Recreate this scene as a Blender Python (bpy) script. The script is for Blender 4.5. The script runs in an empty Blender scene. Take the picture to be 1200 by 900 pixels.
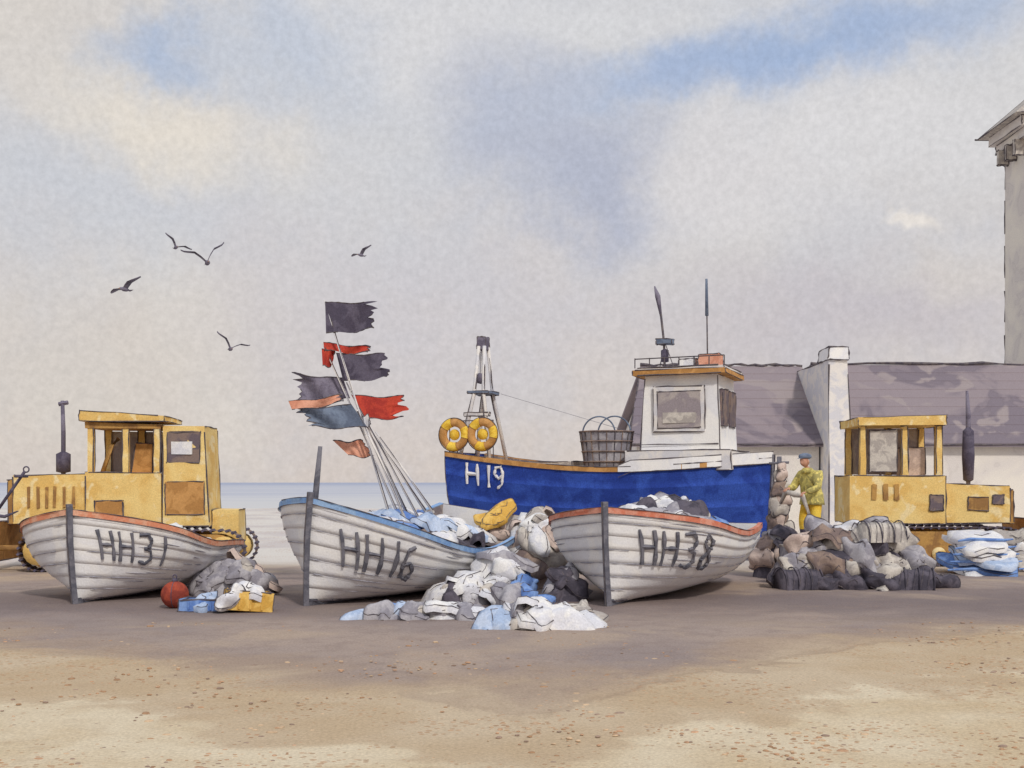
import bpy, bmesh, math, random
from mathutils import Vector, Matrix, noise, Euler
random.seed(7)
R = random.random
def U(a,b): return a+(b-a)*random.random()
scene = bpy.context.scene
F=1400.0; HC=1.9; HOR=565.0
def W(px,py,d): return Vector(((px-600)/F*d, d, HC-(py-HOR)/F*d))
def S(r,g,b):
    def c(x):
        x/=255.0
        return x/12.92 if x<=0.04045 else ((x+0.055)/1.055)**2.4
    return (c(r),c(g),c(b),1.0)

# ---------------------------------------------------------------- nodes
class NT:
    def __init__(s,tree): s.t=tree; s.n=tree.nodes; s.l=tree.links
    def add(s,ty,**kw):
        nd=s.n.new(ty)
        for k,v in kw.items(): setattr(nd,k,v)
        return nd
    def put(s,sock,val):
        if hasattr(val,'links') or hasattr(val,'is_output'): s.l.new(val,sock)
        else: sock.default_value=val
    def math(s,op,a,b=0.0,c=None,clamp=False):
        nd=s.add('ShaderNodeMath',operation=op); nd.use_clamp=clamp
        s.put(nd.inputs[0],a); s.put(nd.inputs[1],b)
        if c is not None: s.put(nd.inputs[2],c)
        return nd.outputs[0]
    def mix(s,f,a,b,blend='MIX'):
        nd=s.add('ShaderNodeMix',data_type='RGBA',blend_type=blend)
        s.put(nd.inputs[0],f); s.put(nd.inputs[6],a); s.put(nd.inputs[7],b)
        return nd.outputs[2]
    def noise(s,vec,scale,detail=4,rough=0.55,dist=0.0,out=0):
        nd=s.add('ShaderNodeTexNoise'); s.l.new(vec,nd.inputs['Vector'])
        nd.inputs['Scale'].default_value=scale; nd.inputs['Detail'].default_value=detail
        nd.inputs['Roughness'].default_value=rough; nd.inputs['Distortion'].default_value=dist
        return nd.outputs[out]
    def mr(s,v,a,b,c=0.0,d=1.0,interp='SMOOTHSTEP'):
        nd=s.add('ShaderNodeMapRange',interpolation_type=interp)
        s.put(nd.inputs[0],v)
        for i,x in enumerate((a,b,c,d)): nd.inputs[i+1].default_value=x
        return nd.outputs[0]

MATS={}
def wash(name,c1,c2=None,scale=2.0,edge=0.08,rough=0.85,gr=0.12,c3=None,bump=0.3,rimk=0.10):
    """water-based paint wash: two/three tones in soft edged pools with fine pigment grain"""
    if name in MATS: return MATS[name]
    c1=S(*c1); c2=S(*(c2)) if c2 else tuple(x*0.8 for x in c1[:3])+(1,)
    m=bpy.data.materials.new(name); m.use_nodes=True
    t=NT(m.node_tree); bs=t.n['Principled BSDF']
    co=t.add('ShaderNodeTexCoord').outputs['Object']
    n1=t.noise(co,scale,3,0.6,0.6)
    f=t.mr(n1,0.5-edge,0.5+edge)
    col=t.mix(f,c1,c2)
    if c3:
        n3=t.noise(co,scale*1.9,2,0.6,1.0)
        col=t.mix(t.mr(n3,0.54,0.64),col,S(*c3))
    rim=t.math('ABSOLUTE',t.math('SUBTRACT',n1,0.5+edge*0.6))
    col=t.mix(t.mr(rim,0.0,0.02,rimk,0.0),col,(0.25,0.22,0.22,1),'MULTIPLY')
    g=t.noise(co,34.0,2,0.75)
    gg=t.mr(g,0.3,0.7,1.0-gr,1.0+gr,'LINEAR')
    comb=t.add('ShaderNodeCombineColor')
    for i in range(3): t.l.new(gg,comb.inputs[i])
    col=t.mix(1.0,col,comb.outputs[0],'MULTIPLY')
    t.l.new(col,bs.inputs['Base Color'])
    bs.inputs['Roughness'].default_value=rough
    bs.inputs['Specular IOR Level'].default_value=0.2
    b=t.add('ShaderNodeBump'); b.inputs['Strength'].default_value=bump; b.inputs['Distance'].default_value=0.02
    t.l.new(t.noise(co,30.0,3,0.6),b.inputs['Height']); t.l.new(b.outputs[0],bs.inputs['Normal'])
    MATS[name]=m; return m

INK=wash('ink_grey',(108,100,100),(84,78,86),6)
WHITE=wash('white_paint',(240,237,233),(230,229,231),1.6,0.10,gr=0.06,rimk=.05)
WHITE2=wash('white_paint_dull',(228,222,216),(210,208,212),2.0,0.09,gr=0.06,rimk=.06)
BLUEHULL=wash('hull_blue',(52,82,168),(38,62,142),1.6,0.12,gr=0.26)
BLUERIM=wash('rim_blue',(124,160,208),(150,180,216),3)
REDRIM=wash('rim_red',(204,120,94),(216,152,130),4)
ORRIM=wash('rim_orange',(212,138,106),(220,168,140),4)
STEM=wash('stem_grey',(120,118,126),(96,96,106),4)
SEAM=wash('seam_grey',(168,166,174),(146,144,154),6)
INSIDE=wash('inside_brown',(160,148,140),(124,114,116),4)
YEL=wash('yellow_paint',(236,206,136),(224,184,108),1.1,0.12,c3=(238,216,164),rimk=.05,gr=.14)
YELD=wash('yellow_dark',(186,144,84),(152,114,72),2.5)
YELB=wash('yellow_bright',(240,204,84),(226,180,60),4)
OCH=wash('ochre',(200,150,92),(178,130,76),3)
GLASS=wash('window_mauve',(176,166,162),(152,142,146),2.0)
GLASSD=wash('window_dark',(134,116,108),(108,96,102),3)
MAUVE=wash('mauve_dark',(98,92,108),(80,74,90),3,gr=.16)
MAUVE2=wash('mauve_mid',(128,122,138),(104,98,114),3,gr=.16)
SLATE=wash('slate_blue',(118,130,150),(96,106,126),3)
RED=wash('red_cloth',(202,78,60),(176,62,54),3)
SALM=wash('salmon_cloth',(226,166,140),(212,146,120),3)
PIECE={
 'w':wash('net_white',(232,229,226),(216,215,220),4,rimk=.05),
 'b':wash('net_blue',(128,158,208),(98,130,190),4),
 'lb':wash('net_paleblue',(192,204,224),(166,184,212),4),
 'g':wash('net_grey',(176,172,176),(146,142,150),4),
 'd':wash('net_dark',(98,92,102),(74,70,80),4),
 'p':wash('net_pink',(208,188,176),(188,168,158),4),
 'o':wash('net_ochre',(230,190,106),(212,166,80),4),
 'br':wash('net_brown',(150,130,118),(124,108,104),4),
 's':wash('net_stone',(200,192,182),(172,164,158),4),
 'r':wash('net_rust',(166,76,56),(134,60,50),4),
}
ROOF=wash('roof_slate',(146,134,138),(126,116,124),0.35,0.05,c3=(156,144,144),gr=.16)
WALLC=wash('wall_cream',(226,219,208),(212,205,200),0.5,.12)
SKIN=wash('skin',(208,158,132),(190,138,116),8)
GREEN=wash('oilskin_olive',(212,198,116),(166,156,98),6,c3=(228,210,122))

# ---------------------------------------------------------------- geometry
class Geo:
    def __init__(s): s.v=[]; s.f=[]; s.sm=[]
    def add(s,vs,fs,smooth=False):
        o=len(s.v); s.v+= [tuple(v) for v in vs]
        s.f+=[tuple(i+o for i in f) for f in fs]; s.sm+=[smooth]*len(fs)
def frame(d):
    d=d.normalized(); a=Vector((0,0,1)) if abs(d.z)<0.9 else Vector((1,0,0))
    u=d.cross(a).normalized(); return u,d.cross(u).normalized()
def tube(g,pts,r,sides=4,cap=True,smooth=False):
    pts=[Vector(p) for p in pts]; n=len(pts); rs=r if isinstance(r,(list,tuple)) else [r]*n
    vs=[];fs=[]
    for i,p in enumerate(pts):
        d=(pts[min(i+1,n-1)]-pts[max(i-1,0)])
        if d.length<1e-7: d=Vector((0,0,1))
        u,w=frame(d)
        for k in range(sides):
            a=2*math.pi*k/sides
            vs.append(p+(u*math.cos(a)+w*math.sin(a))*rs[i])
    for i in range(n-1):
        for k in range(sides):
            k2=(k+1)%sides
            fs.append((i*sides+k,i*sides+k2,(i+1)*sides+k2,(i+1)*sides+k))
    if cap:
        fs.append(tuple(range(sides-1,-1,-1))); fs.append(tuple((n-1)*sides+k for k in range(sides)))
    g.add(vs,fs,smooth)
def ink(g,a,b,r,skip=0.1):
    if R()<skip: return
    a=Vector(a);b=Vector(b); t0=U(0,0.06);t1=U(0.92,1.02); n=5
    pts=[];rs=[]
    for i in range(n):
        t=t0+(t1-t0)*i/(n-1)
        pts.append(a.lerp(b,t)+Vector((U(-1,1),U(-1,1),U(-1,1)))*r*0.6); rs.append(r*U(0.3,1.3))
    tube(g,pts,rs,4)
def inkpoly(g,pts,r,gap=0.1):
    i=0;n=len(pts)
    while i<n-1:
        L=random.randint(3,9); seg=pts[i:i+L+1]
        if R()>gap and len(seg)>1:
            tube(g,seg,[r*U(0.3,1.3) for _ in seg],4)
        i+=L

class B:
    def __init__(s,name,loc=(0,0,0),rot=(0,0,0),ink_r=0.012):
        s.e=bpy.data.objects.new(name,None); scene.collection.objects.link(s.e)
        s.e.location=loc; s.e.rotation_euler=rot; s.parts={}; s.ir=ink_r; s.e.empty_display_size=0.2
    def g(s,part,mat):
        k=(part,mat.name)
        if k not in s.parts: s.parts[k]=(Geo(),mat)
        return s.parts[k][0]
    @property
    def ink(s): return s.g('edge_lines',INK)
    def hexa(s,part,mat,P,ink_on=True,skip=0.12):
        P=[Vector(p) for p in P]
        fs=[(0,3,2,1),(4,5,6,7),(0,1,5,4),(1,2,6,5),(2,3,7,6),(3,0,4,7)]
        s.g(part,mat).add(P,fs)
        if ink_on:
            for a,b in [(0,1),(1,2),(2,3),(3,0),(4,5),(5,6),(6,7),(7,4),(0,4),(1,5),(2,6),(3,7)]:
                ink(s.ink,P[a],P[b],s.ir,skip)
    def box(s,part,mat,x0,x1,y0,y1,z0,z1,j=0.014,top=(0,0,0,0),dz=0,ink_on=True,skip=0.14):
        a,b,c,d=top
        P=[(x0,y0,z0),(x1,y0,z0),(x1,y1,z0),(x0,y1,z0),(x0+a,y0+c,z1),(x1+b,y0+c,z1+dz),(x1+b,y1+d,z1+dz),(x0+a,y1+d,z1)]
        P=[(p[0]+U(-j,j),p[1]+U(-j,j),p[2]+U(-j,j)) for p in P]
        s.hexa(part,mat,P,ink_on,skip)
    def tube(s,part,mat,pts,r,sides=8): tube(s.g(part,mat),pts,r,sides,smooth=sides>5)
    def lathe(s,part,mat,c,prof,n=20,axis='z',rx=1,ry=1):
        vs=[];fs=[]
        for (r,z) in prof:
            for k in range(n):
                a=2*math.pi*k/n; p=(r*math.cos(a)*rx,r*math.sin(a)*ry,z)
                if axis=='y': p=(p[0],p[2],p[1])
                if axis=='x': p=(p[2],p[0],p[1])
                vs.append((c[0]+p[0],c[1]+p[1],c[2]+p[2]))
        for i in range(len(prof)-1):
            for k in range(n):
                k2=(k+1)%n; fs.append((i*n+k,i*n+k2,(i+1)*n+k2,(i+1)*n+k))
        fs.append(tuple(range(n))); fs.append(tuple((len(prof)-1)*n+k for k in range(n)))
        s.g(part,mat).add(vs,fs,True)
    def torus(s,part,mat,c,Rr,r,axis='y',n=28,m=10,seg=None):
        vs=[];fs=[]
        a0,a1=seg if seg else (0,2*math.pi)
        full=seg is None; cnt=n if full else n+1
        for i in range(cnt):
            a=a0+(a1-a0)*i/n
            for k in range(m):
                b=2*math.pi*k/m; rr=Rr+r*math.cos(b)
                p=(rr*math.cos(a),r*math.sin(b),rr*math.sin(a))
                if axis=='z': p=(p[0],p[2],p[1])
                if axis=='x': p=(p[1],p[0],p[2])
                vs.append((c[0]+p[0],c[1]+p[1],c[2]+p[2]))
        for i in range(cnt if full else cnt-1):
            for k in range(m):
                k2=(k+1)%m; i2=(i+1)%cnt
                fs.append((i*m+k,i*m+k2,i2*m+k2,i2*m+k))
        s.g(part,mat).add(vs,fs,True)
    def done(s):
        for (part,_),(g,mat) in s.parts.items():
            if not g.v: continue
            me=bpy.data.meshes.new(part); me.from_pydata(g.v,[],g.f); me.materials.append(mat)
            me.polygons.foreach_set('use_smooth',g.sm); me.update()
            bm=bmesh.new(); bm.from_mesh(me); bmesh.ops.recalc_face_normals(bm,faces=bm.faces); bm.to_mesh(me); bm.free()
            o=bpy.data.objects.new(part,me); scene.collection.objects.link(o); o.parent=s.e
        return s.e
def piece(b,c,nrm,ang,a,bb,mat,part='folds',bulge=0.12,seed=None,outline=True):
    """one crumpled fold of net/cloth"""
    sd=seed if seed is not None else U(0,100); nrm=Vector(nrm).normalized(); u,w=frame(nrm)
    u2=u*math.cos(ang)+w*math.sin(ang); w2=nrm.cross(u2); c=Vector(c)
    n=24; rings=6; vs=[c+nrm*bulge]; fs=[]; per=[]
    ph=[U(0,6.28) for _ in range(4)]
    cr=bulge*.35
    def hh(x,y,r):
        return bulge*(1-r**2.2)+cr*math.sin(x/a*5+ph[3]+y/bb*2)*min(1,r*1.5)+cr*0.9*noise.noise(Vector((x*6+sd,y*6,sd)))
    for i in range(1,rings+1):
        r=i/rings
        for k in range(n):
            t=2*math.pi*k/n
            q=1+0.18*math.sin(2*t+ph[0])+0.13*math.sin(3*t+ph[1])+0.09*math.sin(5*t+ph[2])
            cx=math.copysign(abs(math.cos(t))**0.7,math.cos(t)); sy=math.copysign(abs(math.sin(t))**0.7,math.sin(t))
            x=a*r*q*cx; y=bb*r*q*sy
            p=c+u2*x+w2*y+nrm*hh(x,y,r); vs.append(p)
            if i==rings: per.append(p+nrm*0.006)
    for k in range(n): fs.append((0,1+k,1+(k+1)%n))
    for i in range(rings-1):
        for k in range(n):
            o=1+i*n; k2=(k+1)%n; fs.append((o+k,o+k2,o+n+k2,o+n+k))
    o=len(vs)
    for p in vs[1+(rings-1)*n:1+rings*n]: vs.append(p-nrm*0.09)
    for k in range(n):
        k2=(k+1)%n; fs.append((1+(rings-1)*n+k,1+(rings-1)*n+k2,o+k2,o+k))
    b.g(part,mat).add(vs,fs,True)
    if outline:
        st=random.randint(0,n-1); per=per[st:]+per[:st+1]
        inkpoly(b.ink,per,b.ir*0.8,0.3)
        for _ in range(2):
            x0=U(-.5,.5)*a; y0=U(-.5,.5)*bb; L=U(.3,.6)*a; pts=[]
            for q in range(5):
                x=x0+L*(q/4-.5); y=y0+0.04*math.sin(q*1.3+ph[0]); r=min(1,math.hypot(x/a,y/bb))
                pts.append(c+u2*x+w2*y+nrm*(hh(x,y,r)+0.004))
            tube(b.ink,pts,[b.ir*.3,b.ir*.7,b.ir*.8,b.ir*.6,b.ir*.3],4)
def heap(b,cx,cy,rx,ry,h,keys,n=30,z0=0.0,size=0.3,base='d',part='folds',flat=0.0,bl=(.2,.45)):
    vs=[];fs=[]; nr=8; ns=28
    vs.append((cx,cy,z0+h*0.92))
    for i in range(1,nr+1):
        r=i/nr
        for k in range(ns):
            t=2*math.pi*k/ns; q=1+0.1*noise.noise(Vector((math.cos(t)*2,math.sin(t)*2,cx)))
            vs.append((cx+rx*r*q*math.cos(t),cy+ry*r*q*math.sin(t),z0+h*0.92*(1-r*r)**0.7+0.06*noise.noise(Vector((r*9,t*3,cy)))*(1-r)-0.02*(i==nr)))
    for k in range(ns): fs.append((0,1+k,1+(k+1)%ns))
    for i in range(nr-1):
        for k in range(ns):
            o=1+i*ns;k2=(k+1)%ns; fs.append((o+k,o+k2,o+ns+k2,o+ns+k))
    b.g('pile_core',PIECE[base]).add(vs,fs,True)
    for i in range(n):
        t=2*math.pi*(i*0.618034)+U(-.3,.3); r=math.sqrt((i+0.5)/n)*0.93
        x=rx*r*math.cos(t); y=ry*r*math.sin(t); z=h*(1-r*r)**0.7
        nx=x/(rx*rx)*h; ny=y/(ry*ry)*h
        nv=Vector((nx+U(-.35,.35),ny+U(-.35,.35),0.8+flat))
        s_=size*U(0.6,1.25)
        piece(b,(cx+x,cy+y,z0+max(z,0.06)),nv,U(0,3.14),s_,s_*U(0.35,0.75),PIECE[random.choice(keys)],part,bulge=size*U(*bl))

# ---------------------------------------------------------------- hull
GL={'H':[[(0,0),(0.03,1)],[(.6,0),(.58,1)],[(0,.5),(.6,.52)]],
    '1':[[(.25,0),(.28,1)]],
    '3':[[(0,.95),(.4,1),(.55,.8),(.4,.56),(.2,.52)],[(.2,.52),(.5,.45),(.58,.2),(.35,0),(0,.06)]],
    '8':[[(.3,.52),(.05,.75),(.25,1),(.5,.85),(.45,.65),(.3,.52),(.05,.28),(.2,0),(.5,.05),(.58,.25),(.3,.52)]],
    '6':[[(.5,.95),(.2,.8),(.05,.4),(.15,.05),(.45,0),(.55,.25),(.35,.48),(.08,.38)]],
    '9':[[(.5,.6),(.3,.45),(.08,.62),(.15,.92),(.42,.98),(.52,.7),(.45,.2),(.2,0)]]}
def make_hull(b,L,Bm,hb,hm,hs,mat,rim,planks=7,text='',tu=0.2,tv=0.5,th=0.42,tdir=1,tside=-1,tmat=None,transom=0.72,um=0.6,rimw=0.07,keel=0.04,stem=True,full=0.42,seam=SEAM,tsp=1.0,shear=0.0):
    def sheer(u):
        if u<um: t=(um-u)/um; return hm+(hb-hm)*t**1.7
        t=(u-um)/(1-um); return hm+(hs-hm)*t**1.6
    def surf(u,v,side,off=0.0):
        p=1.5+1.5*v; t=min(u/full,1.0); f=1-(1-t)**p
        if u>full: q=(u-full)/(1-full); f*=1-(1-transom)*q**1.8
        gsec=(1-(1-v)**2.4)**0.72
        low=0.10+0.9*gsec if v>0 else 0.10
        w=Bm*f*low
        rise=0.22*max(0,(u-.75)/.25)**2+0.0
        z=keel+rise+(sheer(u)-keel-rise)*v
        x=u*L+(1-v)*0.16*(1-u)**3
        y=side*(w+off)
        return Vector((x-off*0.5*(1-u)**6,y,z))
    NU=40
    us=[(i/NU)**1.5 for i in range(NU+1)]
    for side in (-1,1):
        g=b.g('planking',mat)
        for k in range(planks):
            v0=k/planks; v1=(k+1)/planks; vs=[];fs=[]
            lap=0.018 if planks>4 else 0
            sub=3
            for u in us:
                e=min(1,u*8)
                for j in range(sub+1):
                    vs.append(surf(u,v0+(v1-v0)*j/sub,side,lap*e*(1-j/sub)))
                vs.append(surf(u,v0,side,0.0))
            m=sub+2
            for i in range(NU):
                for j in range(sub): fs.append((i*m+j,(i+1)*m+j,(i+1)*m+j+1,i*m+j+1))
                fs.append((i*m+m-1,(i+1)*m+m-1,(i+1)*m,i*m))
            g.add(vs,fs,True)
            if planks>4 and k>0:
                pts=[surf(u,v0,side,0.020) for u in us]
                i=0
                while i<NU:
                    Ls=random.randint(3,10); seg=pts[i:i+Ls+1]
                    if R()>0.25 and len(seg)>1:
                        tube(b.g('plank_seams',seam),seg,[U(0.002,0.011) for _ in seg],4)
                    i+=Ls
                for _ in range(3):
                    u0=U(.08,.85); vv=v0+(v1-v0)*U(.3,.8); n_=6
                    pts=[surf(u0+.09*q/n_*U(.9,1.1),vv,side,0.016) for q in range(n_)]
                    tube(b.g('plank_scuffs',seam),pts,[.001,.006,.009,.008,.005,.001],4)
        vs=[];fs=[]
        for u in us:
            for j in range(7): vs.append(surf(max(u,0.03),0.25+0.75*j/6,side,-0.05))
        for i in range(NU):
            for j in range(6): fs.append((i*7+j,(i+1)*7+j,(i+1)*7+j+1,i*7+j+1))
        b.g('inner_lining',INSIDE).add(vs,fs,True)
        vs=[];fs=[]
        for u in us:
            p=surf(u,1,side,0); o=0.035
            for (dy,dz) in ((o,-rimw),(o,0.02),(-o*1.4,0.02),(-o*1.4,-0.03)):
                y=p.y+side*dy
                if u<0.06: y = side*max(side*y,0.0)
                vs.append((p.x-0.02*(u<0.02),y,p.z+dz))
        for i in range(NU):
            for j in range(4): fs.append((i*4+j,(i+1)*4+j,(i+1)*4+(j+1)%4,i*4+(j+1)%4))
        b.g('gunwale',rim).add(vs,fs)
        inkpoly(b.ink,[surf(u,1,side,0.04)+Vector((0,0,0.022)) for u in us],b.ir*0.8,0.12)
        inkpoly(b.ink,[surf(u,1,side,0.04)+Vector((0,0,-rimw-.004)) for u in us],b.ir*0.7,0.25)
        inkpoly(b.ink,[surf(u,0.02,side,0.03) for u in us],b.ir*1.3,0.1)
    vs=[];n=10
    for j in range(n+1): vs.append(surf(1,j/n,-1))
    for j in range(n,-1,-1): vs.append(surf(1,j/n,1))
    b.g('transom',mat).add(vs,[tuple(range(len(vs)))])
    inkpoly(b.ink,[v+Vector((.01,0,0)) for v in vs],b.ir,0.1)
    vs=[];fs=[]
    for i,u in enumerate(us):
        for s_ in (-1,1): vs.append(surf(max(u,.03),0.3,s_,-0.04))
    for i in range(NU): fs.append((2*i,2*i+1,2*i+3,2*i+2))
    b.g('floor_boards',INSIDE).add(vs,fs)
    b.box('keel',STEM,0.18,L*0.98,-0.05,0.05,-0.02,0.10,ink_on=False)
    if stem:
        pts=[Vector((0.14,0,0.0)),Vector((0.07,0,hb*0.3)),Vector((0.01,0,hb*0.65)),Vector((-0.02,0,hb+0.10))]
        tube(b.g('stem_post',STEM),pts,[0.06,0.055,0.055,0.06],4)
        inkpoly(b.ink,[p+Vector((-.055,0.02,0)) for p in pts],b.ir,0.0)
    for u in (0.35,0.6,0.82):
        a=surf(u,0.8,-1,-0.04); c=surf(u,0.8,1,-0.04)
        b.box('thwart',INSIDE,a.x-.12,a.x+.12,a.y,c.y,a.z-.03,a.z+.02,ink_on=False)
    if text:
        M=400; tab=[0.0]; pp=surf(0,tv,tside)
        for i in range(1,M+1):
            q_=surf(i/M,tv,tside); tab.append(tab[-1]+(Vector((q_.x,q_.y,0))-Vector((pp.x,pp.y,0))).length); pp=q_
        def u_at(s_):
            s_=min(max(s_,0),tab[-1]); lo=0
            while lo<M-1 and tab[lo+1]<s_: lo+=1
            return (lo+(s_-tab[lo])/max(tab[lo+1]-tab[lo],1e-6))/M
        s0=tu if tu>0 else tab[-1]+tu
        x=0; gt=b.g('registration_letters',tmat or STEM)
        for ch in text:
            for st in GL[ch]:
                pts=[]
                for i in range(len(st)-1):
                    for q in range(4):
                        t=q/4; pts.append((st[i][0]*(1-t)+st[i+1][0]*t, st[i][1]*(1-t)+st[i+1][1]*t))
                pts.append(st[-1]); P=[]
                for (lx,ly) in pts:
                    uu=u_at(s0+tdir*((x+lx*0.85)*tsp-shear*(ly-.5))*th); vv=tv+(ly-.5)*th/max(sheer(uu),.5)
                    P.append(surf(uu,vv,tside,0.03))
                tube(gt,P,[th*U(.035,.08) for _ in P],4)
            x+= 0.42 if ch=='1' else 0.78
    return surf,sheer

rad=math.radians
# ================================================================ SETTING
def ground():
    xs=sorted(set([-3000,-1200,-500,-200,-100,-60,-40]+[ -30+i*0.6 for i in range(101)]+[40,60,100,200,500,1200,3000]))
    ys=sorted(set([-60,-20,-5,0]+[3+i*0.25 for i in range(100)]+[28+i*1.5 for i in range(40)]+[90,95,100,106,115,140,300,1000,6500]))
    def z(x,y):
        if y<88:
            k=max(0,1-abs(x)/40)
            a=0.05 if y<27 else 0.12
            return k*(a*noise.noise(Vector((x*.25,y*.25,0)))*min(1,max(0,(y-3)/5))*0.7+0.02*noise.noise(Vector((x*1.3,y*1.3,4))))
        if y<115: return -1.6*(y-88)/27
        return -1.6-0.4*min(1,(y-115)/100)
    vs=[(x,y,z(x,y)) for y in ys for x in xs]; nx=len(xs)
    fs=[(j*nx+i,j*nx+i+1,(j+1)*nx+i+1,(j+1)*nx+i) for j in range(len(ys)-1) for i in range(nx-1)]
    me=bpy.data.meshes.new('beach_ground'); me.from_pydata(vs,[],fs); me.polygons.foreach_set('use_smooth',[True]*len(fs))
    o=bpy.data.objects.new('beach_ground',me); scene.collection.objects.link(o)
    m=bpy.data.materials.new('shingle_and_sand'); m.use_nodes=True; t=NT(m.node_tree); bs=t.n['Principled BSDF']
    co=t.add('ShaderNodeTexCoord').outputs['Object']; sp=t.add('ShaderNodeSeparateXYZ'); t.l.new(co,sp.inputs[0])
    x,y=sp.outputs[0],sp.outputs[1]
    nb=t.noise(co,0.55,4,0.55,0.4); nb2=t.noise(co,0.22,3,0.5); nf=t.noise(co,2.6,4,0.65,0.3)
    sand=t.mix(t.mr(nb,.36,.64),S(218,202,174),S(202,180,146))
    sand=t.mix(t.mr(nf,.5,.72,0,.4),sand,S(188,166,138))
    dark=t.mix(t.mr(nb2,.38,.60),S(170,152,140),S(153,138,132))
    dark=t.mix(t.mr(nf,.42,.72,0,.45),dark,S(136,119,112))
    dark=t.mix(t.mr(nb,.50,.66,0,.6),dark,S(184,163,142))
    hull_shade=t.math('ABSOLUTE',t.math('SUBTRACT',t.math('ADD',y,t.math('MULTIPLY',t.math('SUBTRACT',nb,.5),5.0)),18.8))
    dark=t.mix(t.mr(hull_shade,.6,3.2,.62,0),dark,S(116,104,104))  # dark band along the boats: shade at the hulls painted into the shingle colour
    slope=t.math('ADD',t.math('MULTIPLY',t.math('MAXIMUM',x,0.0),0.85),t.math('MULTIPLY',t.math('MAXIMUM',t.math('MULTIPLY',x,-1.0),0.0),0.60))
    edge=t.math('ADD',t.math('MINIMUM',slope,5.2),10.0)
    dd=t.math('SUBTRACT',y,edge)
    dd=t.math('ADD',dd,t.math('MULTIPLY',t.math('SUBTRACT',t.noise(co,0.45,5,0.62,0.8),.5),5.0))
    f1=t.mr(dd,-0.5,1.2)
    f2=t.mr(t.math('ADD',y,t.math('MULTIPLY',t.math('SUBTRACT',nb,.5),8.0)),24,29,1,0)
    f=t.math('MULTIPLY',f1,f2)
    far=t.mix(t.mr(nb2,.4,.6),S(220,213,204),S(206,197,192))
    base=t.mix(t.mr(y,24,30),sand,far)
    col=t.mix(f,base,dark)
    dw=t.math('ADD',dd,t.math('MULTIPLY',t.math('SUBTRACT',nb,.5),4.0))
    col=t.mix(t.math('MULTIPLY',t.mr(dw,-2.6,-2.0,0,.45),t.mr(dw,0.6,2.2,1,0)),col,S(178,152,124))
    rim=t.mr(t.math('ABSOLUTE',t.math('SUBTRACT',dd,0.1)),0.0,0.20,0.32,0.0)
    rim=t.math('MULTIPLY',t.math('MULTIPLY',rim,f2),t.mr(x,-3,2,.15,1.0))
    col=t.mix(rim,col,S(140,116,100))
    vo=t.add('ShaderNodeTexVoronoi'); t.l.new(co,vo.inputs['Vector']); vo.inputs['Scale'].default_value=15.0
    sel=t.mr(t.noise(co,0.5,3,.6),0.36,0.62,0.0,0.40)
    spots=t.math('LESS_THAN',vo.outputs['Distance'],sel)
    rnd=t.add('ShaderNodeSeparateColor'); t.l.new(vo.outputs['Color'],rnd.inputs[0])
    sc=t.mix(rnd.outputs[0],S(160,124,94),S(196,152,116))
    on=t.math('MULTIPLY',t.math('MULTIPLY',spots,t.math('GREATER_THAN',rnd.outputs[1],0.42)),0.65)
    col=t.mix(t.math('MULTIPLY',on,t.math('SUBTRACT',1.0,t.math('MULTIPLY',f,0.8))),col,sc)
    g=t.mr(t.noise(co,36,2,.75),.3,.7,.84,1.16,'LINEAR'); cc=t.add('ShaderNodeCombineColor')
    for i in range(3): t.l.new(g,cc.inputs[i])
    col=t.mix(1.0,col,cc.outputs[0],'MULTIPLY')
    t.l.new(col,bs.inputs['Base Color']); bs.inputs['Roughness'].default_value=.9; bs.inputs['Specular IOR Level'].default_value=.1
    bp=t.add('ShaderNodeBump'); bp.inputs['Strength'].default_value=.4; bp.inputs['Distance'].default_value=.03
    t.l.new(t.noise(co,18,4,.65),bp.inputs['Height']); t.l.new(bp.outputs[0],bs.inputs['Normal'])
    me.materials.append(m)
ground()
def pebbles():
    groups=[Geo() for _ in range(4)]
    cnt=0
    while cnt<2200:
        y=7.2+ (R()**1.5)*9; x=U(-.5,.5)*y*0.95
        if noise.noise(Vector((x*.7,y*.7,3)))+(0.35 if (x>1.2 and y<13) else 0) < U(-0.15,0.42): continue
        cnt+=1
        r=U(.006,.019)*(1.8 if R()<.1 else 1); g=random.choice(groups); a0=U(0,6)
        vs=[(x,y,r*.4)]; n=7
        for lv,(rr,z) in enumerate(((.7,.32),(1,.05),(.9,-.25))):
            for k in range(n):
                a=a0+2*math.pi*k/n; q=1+.2*math.sin(2*a+x*9)
                vs.append((x+r*rr*q*math.cos(a)*1.25,y+r*rr*q*math.sin(a),z*r))
        fs=[(0,1+k,1+(k+1)%n) for k in range(n)]
        for l in range(2):
            for k in range(n):
                o=1+l*n;k2=(k+1)%n; fs.append((o+k,o+n+k,o+n+k2,o+k2))
        g.add(vs,fs,True)
    cols=[('peb_a',(182,144,112)),('peb_b',(200,160,128)),('peb_c',(164,140,124)),('peb_d',(208,180,148))]
    allv=[];allf=[];mi=[]
    me=bpy.data.meshes.new('pebbles')
    for i,g in enumerate(groups):
        o=len(allv); allv+=g.v; allf+=[tuple(q+o for q in f) for f in g.f]; mi+=[i]*len(g.f)
        me.materials.append(wash(cols[i][0],cols[i][1]))
    me.from_pydata(allv,[],allf); me.polygons.foreach_set('material_index',mi)
    o=bpy.data.objects.new('pebbles',me); scene.collection.objects.link(o)
pebbles()
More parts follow.
